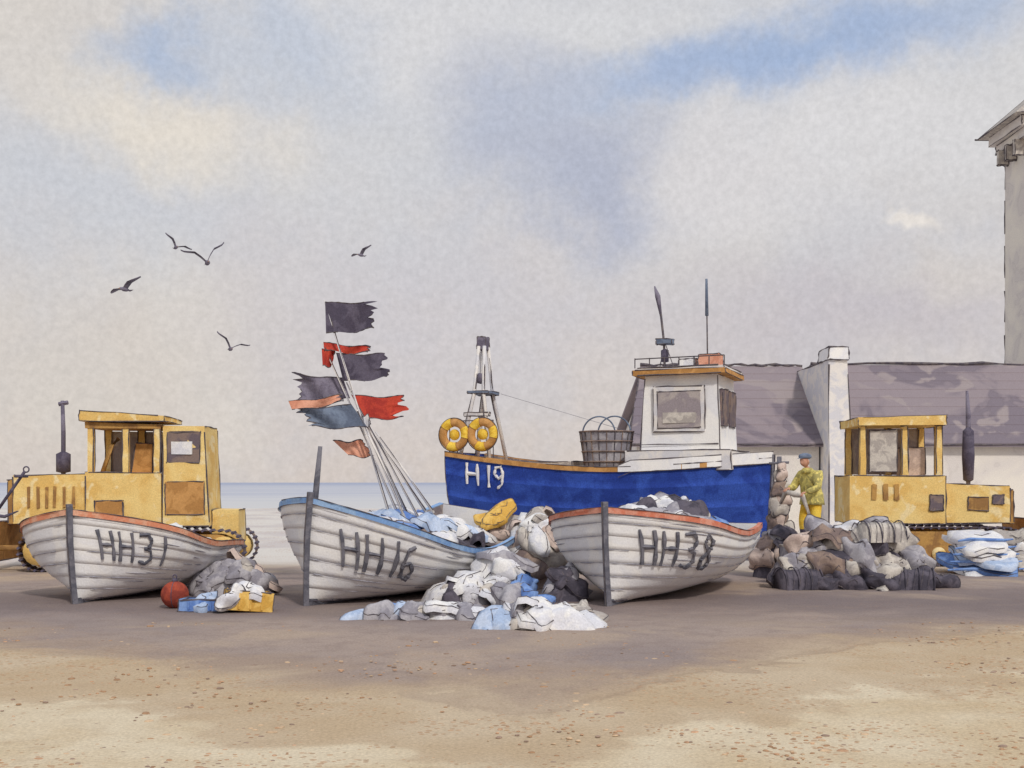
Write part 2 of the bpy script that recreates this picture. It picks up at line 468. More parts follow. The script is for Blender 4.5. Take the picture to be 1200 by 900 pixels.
def sea():
    me=bpy.data.meshes.new('sea'); me.from_pydata([(-6000,94,-.6),(6000,94,-.6),(6000,6400,-.6),(-6000,6400,-.6)],[],[(0,1,2,3)])
    o=bpy.data.objects.new('sea',me); scene.collection.objects.link(o)
    m=bpy.data.materials.new('sea_water'); m.use_nodes=True; t=NT(m.node_tree); bs=t.n['Principled BSDF']
    co=t.add('ShaderNodeTexCoord').outputs['Object']; mp=t.add('ShaderNodeMapping'); t.l.new(co,mp.inputs[0]); mp.inputs['Scale'].default_value=(.02,.09,1)
    n=t.noise(mp.outputs[0],1.0,4,.6)
    sp=t.add('ShaderNodeSeparateXYZ'); t.l.new(co,sp.inputs[0])
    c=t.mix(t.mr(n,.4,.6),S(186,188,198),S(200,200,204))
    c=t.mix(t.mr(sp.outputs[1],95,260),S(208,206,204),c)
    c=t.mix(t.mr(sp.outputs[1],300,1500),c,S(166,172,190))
    t.l.new(c,bs.inputs['Base Color']); bs.inputs['Roughness'].default_value=.7; bs.inputs['Specular IOR Level'].default_value=.15
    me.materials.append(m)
sea()

# sky ------------------------------------------------------------------
SUN_EL=rad(40); SUN_AZ=rad(158)
w=bpy.data.worlds.new('World'); scene.world=w; w.use_nodes=True; t=NT(w.node_tree); t.n.clear()
gen=t.add('ShaderNodeTexCoord').outputs['Generated']; sp=t.add('ShaderNodeSeparateXYZ'); t.l.new(gen,sp.inputs[0])
az=t.math('ARCTAN2',sp.outputs[0],sp.outputs[1]); el=t.math('ARCSINE',sp.outputs[2])
nw=t.add('ShaderNodeTexNoise'); t.l.new(gen,nw.inputs['Vector']); nw.inputs['Scale'].default_value=8; nw.inputs['Detail'].default_value=5; nw.inputs['Roughness'].default_value=.62
nc=t.add('ShaderNodeSeparateColor'); t.l.new(nw.outputs['Color'],nc.inputs[0])
az2=t.math('ADD',az,t.math('MULTIPLY',t.math('SUBTRACT',nc.outputs[0],.5),.20))
el2=t.math('ADD',el,t.math('MULTIPLY',t.math('SUBTRACT',nc.outputs[1],.5),.15))
cv=t.add('ShaderNodeCombineXYZ'); t.l.new(az2,cv.inputs[0]); t.l.new(el2,cv.inputs[1]); vec=cv.outputs[0]
ramp=t.add('ShaderNodeValToRGB'); t.l.new(t.mr(el2,-0.05,0.7,0,1,'LINEAR'),ramp.inputs[0])
cr=ramp.color_ramp; cr.elements[0].position=0.0; cr.elements[0].color=S(210,198,190); cr.elements[1].position=1.0; cr.elements[1].color=S(198,206,220)
for p,c in ((.12,(211,201,196)),(.28,(211,206,205)),(.45,(213,211,211)),(.6,(211,212,216))):
    e=cr.elements.new(p); e.color=S(*c)
col=ramp.outputs[0]
cl=nc.outputs[2]
col=t.mix(t.mr(cl,.42,.62,0,.26),col,S(194,197,209))
col=t.mix(t.mr(t.noise(gen,3.1,4,.6,.5),.5,.7,0,.4),col,S(226,220,212))
def blob(px,py,rx,ry,rot,c,s,soft=0.0):
    global col
    mp=t.add('ShaderNodeMapping',vector_type='TEXTURE'); t.l.new(vec,mp.inputs[0])
    mp.inputs['Location'].default_value=(math.atan((px-600)/F),math.atan((HOR-py)/F),0)
    mp.inputs['Rotation'].default_value=(0,0,rad(rot)); mp.inputs['Scale'].default_value=(rx/F,ry/F,1)
    ln=t.add('ShaderNodeVectorMath',operation='LENGTH'); t.l.new(mp.outputs[0],ln.inputs[0])
    col=t.mix(t.mr(ln.outputs['Value'],soft,1.35,s,0),col,S(*c))
blob(60,60,300,140,0,(220,211,200),.7)
blob(70,230,260,90,0,(199,204,213),.5)
blob(420,170,260,120,0,(207,208,213),.5)
blob(300,80,200,55,0,(190,199,215),.5)
blob(200,88,80,48,0,(164,183,213),.8)
blob(370,45,80,45,0,(178,192,215),.55)
blob(215,160,150,60,-15,(230,221,208),.9)
blob(520,40,170,80,0,(222,220,220),.7)
blob(640,170,150,100,-35,(178,184,203),.75)
blob(700,245,80,80,-50,(168,175,197),.75)
blob(900,90,270,65,6,(184,195,217),.55)
blob(950,76,290,48,8,(158,179,213),.85)
blob(800,104,110,38,10,(166,183,213),.6)
blob(1150,8,70,34,0,(162,182,213),.6)
blob(700,20,130,40,0,(218,218,220),.7)
blob(1000,190,260,70,5,(222,220,221),.8)
blob(830,240,140,70,0,(220,216,216),.7)
blob(1070,276,44,13,0,(238,230,221),.8,.2)
blob(1000,385,320,70,0,(194,186,192),.6)
blob(1120,340,120,40,0,(216,208,200),.5)
blob(90,430,280,140,0,(213,203,192),.6)
blob(470,380,260,130,0,(203,197,202),.5)
g=t.mr(t.noise(gen,190,3,.65),.3,.7,.93,1.07,'LINEAR'); cc=t.add('ShaderNodeCombineColor')
for i in range(3): t.l.new(g,cc.inputs[i])
col=t.mix(1.0,col,cc.outputs[0],'MULTIPLY')
skyt=t.add('ShaderNodeTexSky',sky_type='NISHITA'); skyt.sun_disc=False; skyt.sun_elevation=SUN_EL; skyt.sun_rotation=SUN_AZ
b1=t.add('ShaderNodeBackground'); t.l.new(skyt.outputs[0],b1.inputs[0]); b1.inputs[1].default_value=.1
b2=t.add('ShaderNodeBackground'); t.l.new(col,b2.inputs[0]); b2.inputs[1].default_value=1.0
ms=t.add('ShaderNodeMixShader'); ms.inputs[0].default_value=.96; t.l.new(b1.outputs[0],ms.inputs[1]); t.l.new(b2.outputs[0],ms.inputs[2])
wo=t.add('ShaderNodeOutputWorld'); t.l.new(ms.outputs[0],wo.inputs[0])
sl=bpy.data.lights.new('sun','SUN'); sl.energy=1.9; sl.angle=rad(5); sl.color=(1,.95,.88)
so=bpy.data.objects.new('sun',sl); scene.collection.objects.link(so)
sd=Vector((math.sin(SUN_AZ)*math.cos(SUN_EL),math.cos(SUN_AZ)*math.cos(SUN_EL),math.sin(SUN_EL)))
so.rotation_euler=sd.to_track_quat('Z','Y').to_euler()

# buildings --------------------------------------------------------------
def shed(name,x0,x1,y0,y1,ze,zr,hipl=0.0,wins=()):
    b=B(name,ink_r=.03); ym=(y0+y1)/2; o=.35
    b.box('walls',WALLC,x0,x1,y0,y1,-.1,ze,ink_on=False)
    A=[(x0-o,y0-o,ze),(x1+o,y0-o,ze),(x1+o,ym,zr),(x0-o+hipl,ym,zr)]
    C=[(x0-o,y1+o,ze),(x1+o,y1+o,ze)]
    def slab(P):
        P=[Vector(p) for p in P]; dn=Vector((0,0,-.14))
        n=len(P); fs=[tuple(range(n)),tuple(range(2*n-1,n-1,-1))]+[(i,(i+1)%n,n+(i+1)%n,n+i) for i in range(n)]
        b.g('roof',ROOF).add(P+[p+dn for p in P],fs)
    rows=9
    for i in range(rows):
        a=i/rows; c=(i+1)/rows+.012
        def q(tt,s_): 
            z=ze+(zr-ze)*tt
            if s_==0: return Vector((x0-o+hipl*tt,y0-o+(ym-y0+o)*tt,z))
            return Vector((x1+o,y0-o+(ym-y0+o)*tt,z))
        lift=Vector((0,0,.03))
        P=[q(a,0)+lift,q(a,1)+lift,q(min(c,1),1)+lift*.2,q(min(c,1),0)+lift*.2]
        slab(P)
    slab([C[0],C[1],A[2],A[3]])
    b.g('gable',WALLC).add([(x0,y0,ze-.02),(x0,y1,ze-.02),(x0+hipl,ym,zr-.2)],[(0,1,2)])
    b.g('gable',WALLC).add([(x1,y0,ze-.02),(x1,y1,ze-.02),(x1,ym,zr-.2)],[(0,1,2)])
    n=24; P=[Vector((x0-o+hipl+(x1-x0+2*o-hipl)*i/n,ym,zr+.04+U(-.05,.05))) for i in range(n+1)]
    tube(b.ink,P,[U(.03,.08) for _ in P],5)
    P=[Vector((x0-o+(x1-x0+2*o)*i/n,y0-o-.03,ze-.03+U(-.02,.02))) for i in range(n+1)]
    inkpoly(b.ink,P,.03,.2)
    ink(b.ink,A[0],A[3],.04,0)
    for (wx,wz,ww,wh,kind) in wins:
        b.box('window_frame' if kind=='w' else 'door_frame',WHITE2,wx-ww/2-.08,wx+ww/2+.08,y0-.06,y0-.005,wz-.08,wz+wh+.08)
        b.box('window_pane' if kind=='w' else 'door_leaf',GLASS if kind=='w' else SLATE,wx-ww/2,wx+ww/2,y0-.085,y0-.062,wz,wz+wh,ink_on=False)
    return b
shed('fishermens_shed',4.6,11.3,44,52,3.3,6.55,hipl=.9,wins=((6.0,1.4,1,1,'w'),(8.2,0,1.1,2.1,'d'))).done()
shed('fishermens_shed',12.35,30,44,52,3.3,6.6,wins=((14.2,1.4,1.1,1,'w'),(24,1.3,1.3,1.2,'w'))).done()
c=B('whitewashed_chimney',ink_r=.03)
c.box('stack',WHITE2,11.38,12.3,42.9,47.9,-.1,6.3,top=(.0,-.25,0,.6))
c.box('stack_head',WHITE,11.32,12.10,42.8,44.2,6.303,6.75,top=(.05,-.05,0,0))
c.done()
tw=B('tall_net_tower',ink_r=.035)
x0,x1,y0,y1,ze=23.35,28.5,54,56.6,18.4
tw.box('walls',WALLC,x0,x1,y0,y1,-.1,ze-.9,ink_on=True)
tw.box('cornice',WALLC,x0-.3,x1+.3,y0-.3,y1+.3,ze-.897,ze-.5)
tw.box('cornice',WALLC,x0-.55,x1+.55,y0-.55,y1+.55,ze-.497,ze-.05)
cx,cy=x0+2.6,(y0+y1)/2
tw.hexa('roof',PIECE['s'],[(x0-.95,y0-.95,ze-.04),(x1+.95,y0-.95,ze-.04),(x1+.95,y1+.95,ze-.04),(x0-.95,y1+.95,ze-.04),(cx-.1,cy-.1,ze+3.0),(cx+.1,cy-.1,ze+3.0),(cx+.1,cy+.1,ze+3.0),(cx-.1,cy+.1,ze+3.0)])
for k in range(3):
    yy=y0+.3+k*.9; tw.box('bracket',PIECE['s'],x0-.5,x0-.02,yy,yy+.2,ze-1.6,ze-.90,top=(-.0,0,0,0))
for k in range(3):
    tw.box('shutter',SLATE,x0+1.8,x0+3.2,y0-.06,y0-.004,2+k*4.6,3.8+k*4.6)
for k in range(8):
    zz=1+k*2.1; ink(tw.ink,(x0-.01,y1-.02,zz),(x0-.01,y1-.02,zz+1.6),.03,.2)
tw.done()

# ================================================================ BOATS
def small_boat(px,d,a,L,Bm,hb,hm,hs,rim,text,tu,tv,th,roll=0,um=.6,transom=.72,full=.32,tsp=.82,shear=.35):
    x=(px-600)/F*d
    b=B('clinker_fishing_boat',(x,d,0.0),(rad(roll),0,rad(90-a)),ink_r=.010)
    s=make_hull(b,L,Bm,hb,hm,hs,WHITE,rim,7,text,tu,tv,th,um=um,transom=transom,full=full,tsp=tsp,shear=shear)
    return b,s
bl,(sf,sh)=small_boat(82,18.4,12,3.9,1.46,1.46,.88,.82,ORRIM,'HH31',.40,.66,.46,full=.34)
heap(bl,2.2,-.05,1.3,1.0,.42,['g','w','br','s','g'],16,z0=.60,size=.40,flat=.5)
bl.done()
bm_,(sf,sh)=small_boat(352,18.3,29,5.4,1.46,1.66,.93,1.36,BLUERIM,'HH16',.50,.60,.58,roll=7,um=.60)
heap(bm_,2.9,.05,2.1,1.12,.60,['b','w','lb','g','w','br','w','w','d'],34,z0=.66,size=.46,flat=.5)
bm_.tube('mooring_post',STEM,[(.38,.2,1.0),(.36,.2,1.9),(.36,.2,2.45)],[.05,.05,.035],6)
bm_.done()
br,(sf,sh)=small_boat(709,18.2,26,5.3,1.46,1.50,1.06,1.12,REDRIM,'HH38',.52,.62,.54)
heap(br,2.8,0,1.9,1.05,.70,['w','g','b','s','w','d','lb','g','w'],32,z0=.82,size=.42,flat=.3)
br.done()

# trawler
tb=22
tr=B('blue_trawler',(6.2,28.5,0),(0,0,rad(180-tb)),ink_r=.016)
surf,sheer=make_hull(tr,8.0,1.5,2.46,2.24,2.66,BLUEHULL,OCH,4,'H19',-.62,.80,.62,tdir=-1,tside=1,tmat=PIECE['w'],transom=.85,um=.45,rimw=.10,keel=.25,full=.36)
tr.box('skeg_and_cradle',STEM,.8,7.6,-.15,.15,-.02,.4,ink_on=False)
for side in (-1,1):
    vs=[];fs=[];us=[.0,.02,.05,.09,.14,.2,.26,.32,.38,.42]; top=[]
    for i,u in enumerate(us):
        p=surf(u,1,side,.045); h=.16 if i<9 else .04
        vs+=[p+Vector((0,0,-.10)),p+Vector((0,0,h)),p+Vector((0,-side*.1,h)),p+Vector((0,-side*.1,-.1))]; top.append(p+Vector((0,0,h+.01)))
    for i in range(len(us)-1):
        for j in range(4): fs.append((i*4+j,(i+1)*4+j,(i+1)*4+(j+1)%4,i*4+(j+1)%4))
    tr.g('bulwark',WHITE).add(vs,fs); inkpoly(tr.ink,top,.014,.1); inkpoly(tr.ink,[p-Vector((0,0,.28)) for p in top],.014,.2)
vs=[];fs=[]
for i in range(21):
    u=.03+.96*i/20
    for s_ in (-1,1): vs.append(surf(u,.86,s_,-.03))
for i in range(20): fs.append((2*i,2*i+1,2*i+3,2*i+2))
tr.g('deck',OCH).add(vs,fs)
wx0,wx1=1.02,2.98; zb,zt=2.2,4.45
tr.box('wheelhouse',WHITE,wx0,wx1,-1,1,zb,zt,top=(.10,-.12,.04,-.06))
tr.box('roof',OCH,wx0-.14,wx1+.14,-1.15,1.15,zt+.003,zt+.11)
tr.box('roof_top',WHITE2,wx0-.1,wx1+.1,-1.08,1.08,zt+.113,zt+.18)
tr.box('window_frame',WHITE2,1.40,2.64,.975,1.02,3.1,4.18)
tr.box('window_pane',GLASS,1.50,2.52,1.022,1.04,3.2,4.06)
tr.box('window_pane_lower',PIECE['s'],1.60,2.40,1.042,1.05,3.3,3.55,ink_on=False)
for yy in (-.45,.45):
    tr.box('front_window',GLASSD,wx0-.0,wx0+.07,yy-.32,yy+.32,3.25,4.1)
ink(tr.ink,(wx0,1.0,zb+.6),(wx1,1.02,zb+.6),.015,0)
tr.box('cabin_base',WHITE2,.75,3.3,-1.12,1.12,2.2,2.66)
for k in range(7):
    xx=wx0-.1+k*(wx1-wx0+.2)/6; tr.tube('roof_rail',INK,[(xx,1.05,zt+.18),(xx,1.05,zt+.42)],.014,4)
tr.tube('roof_rail',INK,[(wx0-.1,1.05,zt+.42),(wx1+.1,1.05,zt+.40)],.014,4)
tr.box('life_raft_box',SALM,1.1,1.6,.3,.8,zt+.203,zt+.48)
tr.box('roof_locker',PIECE['w'],1.7,2.1,.2,.7,zt+.203,zt+.4)
tr.tube('aerial_mast',INK,[(2.62,0,zt+.1),(2.64,0,zt+.9),(2.72,0,zt+1.6)],.03,6)
tr.tube('aerial_whip',MAUVE2,[(2.70,0,zt+1.45),(2.80,0,zt+2.05),(2.88,0,zt+2.3)],[.02,.07,.015],6)
tr.tube('stay',INK,[(2.62,0,zt+.9),(2.3,.3,zt+.2)],.014,4); tr.tube('stay',INK,[(2.62,0,zt+.9),(2.85,-.3,zt+.2)],.014,4)
tr.box('radar_scanner',SLATE,2.42,2.82,-.1,.1,zt+.85,zt+.98)
tr.lathe('nav_lamp',MAUVE,(2.62,0,zt+.4),[(.01,0),(.1,.02),(.1,.3),(.02,.34)],8)
tr.tube('radio_aerial',INK,[(1.55,0,zt+.1),(1.57,0,zt+1.7)],.018,6)
tr.tube('radio_aerial_tip',SLATE,[(1.57,0,zt+1.5),(1.58,0,zt+2.4)],[.045,.03],6)
tr.box('aerial_foot',INK,1.35,1.8,-.08,.08,zt+.2,zt+.3)
G=WHITE2
for (a,bx) in ((7.05,7.36),(7.95,7.62)):
    for yy in (-.6,.6):
        tr.tube('gantry_leg',G,[(a,yy,2.3),(bx,yy*.5,4.25),(7.5+(bx-7.5)*.6,yy*.2,5.45)],.05,6)
        ink(tr.ink,(a+.04,yy+.04,2.5),(bx+.04,yy*.5+.04,4.25),.02,0); ink(tr.ink,(bx-.04,yy*.5+.04,4.25),(7.5+(bx-7.5)*.6,yy*.2,5.45),.02,0)
tr.box('gantry_crossbar',SLATE,7.2,7.8,-.35,.35,4.2,4.28)
tr.box('gantry_head',MAUVE2,7.38,7.62,-.12,.12,5.35,5.7)
tr.box('gantry_crossbar',G,7.15,7.85,.35,.45,3.62,3.70)
tr.lathe('gantry_block',MAUVE2,(7.5,.2,4.6),[(.02,-.05),(.14,-.05),(.14,.05),(.02,.05)],12,axis='y')
tr.tube('gantry_wire',INK,[(7.5,.2,4.7),(7.5,.2,5.3)],.012,4)
def lifering(b,c,R0=.31,r=.105):
    b.torus('life_ring',OCH,c,R0,r,'y')
    for a in (0.6,2.6,4.4): b.torus('life_ring_band',YELB,(c[0],c[1]+.004,c[2]),R0,r+.012,'y',n=6,seg=(a,a+.8))
    b.torus('life_ring_line',INK,(c[0],c[1]+.02,c[2]),R0+r+.01,.012,'y',m=5)
    b.lathe('float_face',YELB,(c[0],c[1]-.02,c[2]),[(.01,-.02),(.14,-.02),(.14,.02),(.01,.02)],16,axis='y')
lifering(tr,(7.76,1.25,3.10)); lifering(tr,(6.98,1.25,3.10))
tr.tube('rail',INK,[(7.9,1.22,2.6),(7.9,1.22,3.45),(6.7,1.22,3.45),(6.7,1.22,2.5)],.018,5)
tr.tube('stay_wire',SEAM,[(7.0,0,4.2),(3.0,0,3.0)],.006,4)
bx,by=3.95,.55
tr.lathe('fish_basket',PIECE['g'],(bx,by,2.1),[(.5,0),(.56,.35),(.63,.95),(.66,1.05),(.6,1.05),(.5,.4)],20)
for k in range(20):
    a=2*math.pi*k/20; tr.tube('basket_ribs',INK if k%2 else PIECE['br'],[(bx+.51*math.cos(a),by+.51*math.sin(a),2.1),(bx+.66*math.cos(a),by+.66*math.sin(a),3.12)],.014,4)
for z,r_ in ((2.4,.575),(2.65,.61),(2.9,.645),(3.14,.675)): tr.torus('basket_hoops',PIECE['br'],(bx,by,z),r_,.018,'z',m=5)
for dx in (-.2,.2): tr.torus('basket_handle',SLATE,(bx+dx,by,3.1),.42,.02,'y',m=5,seg=(0,math.pi))
tr.box('hatch',PIECE['s'],4.8,6.3,-.7,.7,2.0,2.42); 
tr.done()

# ================================================================ BULLDOZERS
def tracks(b,x0,x1,yc,r=.42,wd=.45):
    z=r+.02; pts=[]
    n=10
    for k in range(n+1):
        a=math.pi/2+math.pi*k/n; pts.append((x0+r+r*math.cos(a),z+r*math.sin(a)))
    for k in range(n+1):
        a=-math.pi/2+math.pi*k/n; pts.append((x1-r+r*math.cos(a),z+r*math.sin(a)))
    m=len(pts); vs=[(p[0],yc-wd/2,p[1]) for p in pts]+[(p[0],yc+wd/2,p[1]) for p in pts]
    b.g('track_belt',PIECE['br']).add(vs,[(i,(i+1)%m,m+(i+1)%m,m+i) for i in range(m)])
    ins=[((p[0]-(x0+x1)/2)*.93+(x0+x1)/2,(p[1]-z)*.82+z) for p in pts]
    vs=[(p[0],yc-wd/2+.02,p[1]) for p in ins]+[(p[0],yc+wd/2-.02,p[1]) for p in ins]
    b.g('track_frame',YELD).add(vs,[tuple(range(m)),tuple(range(2*m-1,m-1,-1))])
    for i in range(m):
        a=Vector((pts[i][0],0,pts[i][1])); c=Vector((pts[(i+1)%m][0],0,pts[(i+1)%m][1])); L=(c-a).length; k=max(1,int(L/.17))
        for q in range(k):
            p=a.lerp(c,(q+.5)/k); tube(b.g('track_pads',MAUVE),[(p.x,yc-wd/2-.01,p.z),(p.x,yc+wd/2+.01,p.z)],.035,4)
    for xx,rr in [(x0+r,.30),(x1-r,.30)]+[(x0+r+ (x1-x0-2*r)*k/4,.15) for k in range(1,4)]:
        zc=z if rr>.2 else z-.16
        b.lathe('track_wheels',YEL,(xx,yc,zc),[(.02,-wd/2-.03),(rr,-wd/2-.03),(rr,wd/2+.03),(.02,wd/2+.03)],16,axis='y')
        b.lathe('wheel_hub',MAUVE,(xx,yc,zc),[(.01,-wd/2-.05),(rr*.4,-wd/2-.05),(rr*.4,wd/2+.05),(.01,wd/2+.05)],10,axis='y')
d=26.5
b=B('yellow_bulldozer',((150-600)/F*d,d,0),(0,0,rad(4)),ink_r=.015)
b.box('engine_hood',YEL,-2.3,-.72,-.55,.55,1.0,2.03,dz=.06)
for k,xx in enumerate((-2.0,-1.8,-1.62,-1.45,-1.25,-1.05)):
    b.box('louvre',YELD,xx,xx+.06,-.575,-.553,1.35,1.8,ink_on=False)
b.box('radiator',YELD,-2.42,-2.303,-.5,.5,1.0,1.95)
b.box('cab_body',YEL,-.7,.90,-.8,.8,.95,2.10)
for xx in (-.6,.14,.80):
    for yy in (-.72,.72): b.box('cab_post',YEL,xx-.07,xx+.07,yy-.06,yy+.06,2.1,3.12)
b.box('cab_roof',YEL,-.8,.98,-.9,.9,3.22,3.44,dz=-.12)
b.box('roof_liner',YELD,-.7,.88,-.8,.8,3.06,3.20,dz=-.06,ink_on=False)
b.box('seat',OCH,.15,.6,-.3,.3,2.1,2.75,top=(.1,0,0,0)); b.tube('control_levers',YELD,[(-.45,-.4,2.1),(-.25,-.4,2.7),(-.1,-.4,2.85)],.05,6)
b.box('rear_wall',GLASS,-.55,.75,.70,.74,2.12,3.04,ink_on=False)
b.box('rear_cab',YEL,.92,1.92,-.78,.78,.95,3.12,top=(0,-.1,0,0))
b.box('rear_window',GLASSD,1.02,1.72,-.80,-.785,2.32,2.98)
b.box('rear_window_pane',PIECE['w'],1.12,1.55,-.815,-.803,2.5,2.78,ink_on=False)
b.box('body_panel',OCH,.98,1.8,-.80,-.785,1.2,1.9,ink_on=True); b.box('body_panel',OCH,-.5,.1,-.82,-.805,1.1,1.5)
b.tube('exhaust_pipe',MAUVE2,[(-1.4,0,2.0),(-1.4,0,3.0),(-1.42,0,3.7)],[.05,.05,.04],6)
b.lathe('muffler',MAUVE,(-1.4,0,2.1),[(.03,0),(.16,.03),(.16,.42),(.04,.48)],10)
b.tube('exhaust_cap',MAUVE2,[(-1.5,0,3.62),(-1.3,0,3.66)],.05,5)
for yy in (-.95,.95): tracks(b,-2.0,2.7,yy)
b.box('towing_winch',YEL,1.93,2.5,-.5,.5,.6,1.3)
b.hexa('blade',OCH,[(-2.75,-1.2,.2),(-2.6,-1.2,.2),(-2.6,1.2,.2),(-2.75,1.2,.2),(-2.6,-1.2,1.05),(-2.5,-1.2,1.05),(-2.5,1.2,1.05),(-2.6,1.2,1.05)])
for yy in (-.95,.95): b.tube('blade_arm',YELD,[(-2.6,yy,.5),(-1,yy*1.02,.5)],.07,6)
b.done()
d=28.2
b=B('yellow_bulldozer',((1075-600)/F*d,d,0),(0,0,rad(-3)),ink_r=.015)
b.box('cab_body',YEL,-1.76,.42,-.8,.8,.95,2.05)
for xx in (-1.45,-.5,.28):
    for yy in (-.72,.72): b.box('cab_post',YEL,xx-.07,xx+.07,yy-.06,yy+.06,2.05,3.2)
b.box('cab_roof',YEL,-1.6,.42,-.9,.9,3.2,3.38,dz=.04)
b.box('rear_wall',GLASS,-1.4,.22,.70,.74,2.08,3.18,ink_on=False)
b.box('side_pane',PIECE['s'],-1.3,-.66,-.74,-.72,2.15,3.1); b.box('seat',PIECE['p'],-.4,.1,-.3,.3,2.05,2.7)
for xx in (-1.25,-1.0,-.75): b.box('louvre',YELD,xx,xx+.1,-.83,-.805,1.5,1.85,ink_on=False)
b.box('engine_hood',YEL,.44,1.95,-.55,.55,.95,1.88,dz=-.08)
b.box('hood_opening',GLASSD,.05,.36,-.84,-.805,1.25,1.6); b.box('hood_opening',YELD,1.0,1.45,-.58,-.553,1.25,1.55); b.box('hood_opening',GLASSD,1.55,1.8,-.58,-.553,1.4,1.6)
b.box('radiator',YELD,1.953,2.05,-.5,.5,.95,1.72)
b.tube('exhaust_pipe',MAUVE2,[(1.18,0,1.8),(1.18,0,3.5),(1.15,0,4.05)],[.05,.06,.03],6)
b.lathe('muffler',MAUVE,(1.18,0,1.9),[(.03,0),(.12,.05),(.15,.6),(.13,1.2),(.04,1.3)],10)
for yy in (-.95,.95): tracks(b,-1.8,2.1,yy)
b.hexa('blade',OCH,[(2.5,-1.3,.2),(2.65,-1.3,.2),(2.65,1.3,.2),(2.5,1.3,.2),(2.4,-1.3,1.05),(2.5,-1.3,1.05),(2.5,1.3,1.05),(2.4,1.3,1.05)])
for yy in (-.95,.95): b.tube('blade_arm',YELD,[(2.5,yy,.5),(.6,yy*1.02,.5)],.07,6)
b.done()

# ================================================================ MARKER FLAGS
def flag(base,top,corners,mat,d,ragged=.25,extra=None):
    b=B('marker_flag',ink_r=.009)
    P1=W(*top,d); Q=W(*base,d); P0=P1+(Q-P1)*1.22
    b.tube('cane_pole',WHITE2,[P0,P0.lerp(P1,.5)+Vector((.02,0,0)),P1],[.026,.022,.014],6)
    ink(b.ink,P0+Vector((.024,-.02,0)),P1+Vector((.014,-.014,0)),.011,0); 
    for (cs,mm,rg) in [(corners,mat,ragged)]+(extra or []):
        C=[W(x,y,d-.02) for (x,y) in cs]
        nu,nv=16,12; vs=[];fs=[]; seed=U(0,50)
        rag=[1-rg*(0.5+0.9*noise.noise(Vector((j*.55,seed,0))))*(1.0 if j%3 else .55) for j in range(nv+1)]
        for j in range(nv+1):
            for i in range(nu+1):
                t=i/nu*rag[j]; s_=j/nv
                p=C[0].lerp(C[1],t).lerp(C[3].lerp(C[2],t),s_)
                p=p+Vector((0,.10*t*math.sin(t*9+s_*2)+.0,.05*t*math.sin(t*8+1)))
                vs.append(p)
        for j in range(nv):
            for i in range(nu):
                a=j*(nu+1)+i; fs.append((a,a+1,a+nu+2,a+nu+1))
        b.g('pennant',mm).add(vs,fs,True)
        per=[vs[i] for i in range(nu+1)]+[vs[j*(nu+1)+nu] for j in range(nv+1)]+[vs[nv*(nu+1)+i] for i in range(nu,-1,-1)]
        inkpoly(b.ink,per,.010,.15)
    b.done()
D=20.4
flag((450,584),(380,352),[(381,354),(445,355),(440,387),(382,390)],MAUVE,D,.3)
flag((458,584),(378,402),[(394,414),(454,416),(458,444),(402,446)],MAUVE,D+.15,.3,extra=[([(379,401),(436,408),(435,416),(380,410)],RED,.15),([(377,409),(393,411),(391,430),(378,428)],RED,.1)])
flag((468,584),(406,448),[(402,443),(334,438),(350,474),(410,466)],MAUVE2,D+.3,.3)
flag((478,584),(412,462),[(412,463),(480,466),(478,491),(428,490)],RED,D+.1,.35)
flag((464,584),(418,480),[(412,474),(340,480),(358,502),(430,500)],SLATE,D-.2,.3,extra=[([(338,470),(404,464),(406,472),(342,480)],SALM,.2)])
flag((488,584),(432,500),[(390,516),(426,518),(440,537),(408,533)],SALM,D+.2,.2)
flag((496,584),(440,506),[(420,486),(432,488),(436,500),(424,498)],PIECE['w'],D,.2)
b=B('anchor',W(14,574,19.2),(0,rad(35),0),ink_r=.01)
b.tube('shank',MAUVE,[(0,0,-.5),(0,0,.36)],.025,6); b.torus('ring',MAUVE,(0,0,.40),.045,.012,'y',n=14,m=6)
b.tube('arms',MAUVE,[(-.28,0,-.22),(-.15,0,-.42),(0,0,-.5),(.15,0,-.42),(.28,0,-.22)],[.01,.03,.035,.03,.01],6); b.tube('stock',MAUVE,[(0,-.25,.26),(0,.25,.26)],.018,6)
b.done()

# ================================================================ NET PILES etc
def at(px,py):
    d=F*HC/(py-HOR); return ((px-600)/F*d,d)
def pile(name,px,py,rx,ry,h,keys,n,size,base='g',**k):
    x,y=at(px,py); b=B(name,(x,y,0),ink_r=.009); heap(b,0,0,rx,ry,h,keys,n,0,size,base,**k); b.done()
pile('fishing_net_pile',276,697,.62,.45,.50,['s','g','w','p','g'],12,.38)
pile('fishing_net_pile',628,688,.48,.55,1.24,['p','w','br','s','p','s'],18,.42,'p')
pile('fishing_net_pile',662,703,.34,.3,.46,['d','br','g','d'],7,.28,'d')
pile('blue_tarpaulin_pile',590,700,.48,.38,.64,['b','lb','g','w','w'],10,.46,'lb')
pile('fishing_net_pile',545,706,.46,.28,.30,['w','d','g','w','s'],9,.38)
pile('fishing_net_pile',526,724,.40,.24,.15,['w','g','w','p','s'],6,.36,'w',flat=1)
pile('blue_tarpaulin_pile',464,724,.46,.2,.10,['b','g','g','lb'],6,.36,'g',flat=1.5)
pile('fishing_net_pile',622,734,.60,.34,.18,['w','g','s','w','lb','g'],10,.44,'w',flat=.9)
pile('blue_tarpaulin_pile',606,714,.36,.2,.32,['b','g'],4,.38,'g',flat=.3)
pile('fishing_net_pile',676,726,.32,.24,.12,['w','s','g'],5,.32,'w',flat=1)
pile('fishing_net_pile',912,676,.5,.45,.9,['g','br','d','p'],12,.38,'d')
x,y=(578-600)/F*22.6,22.6
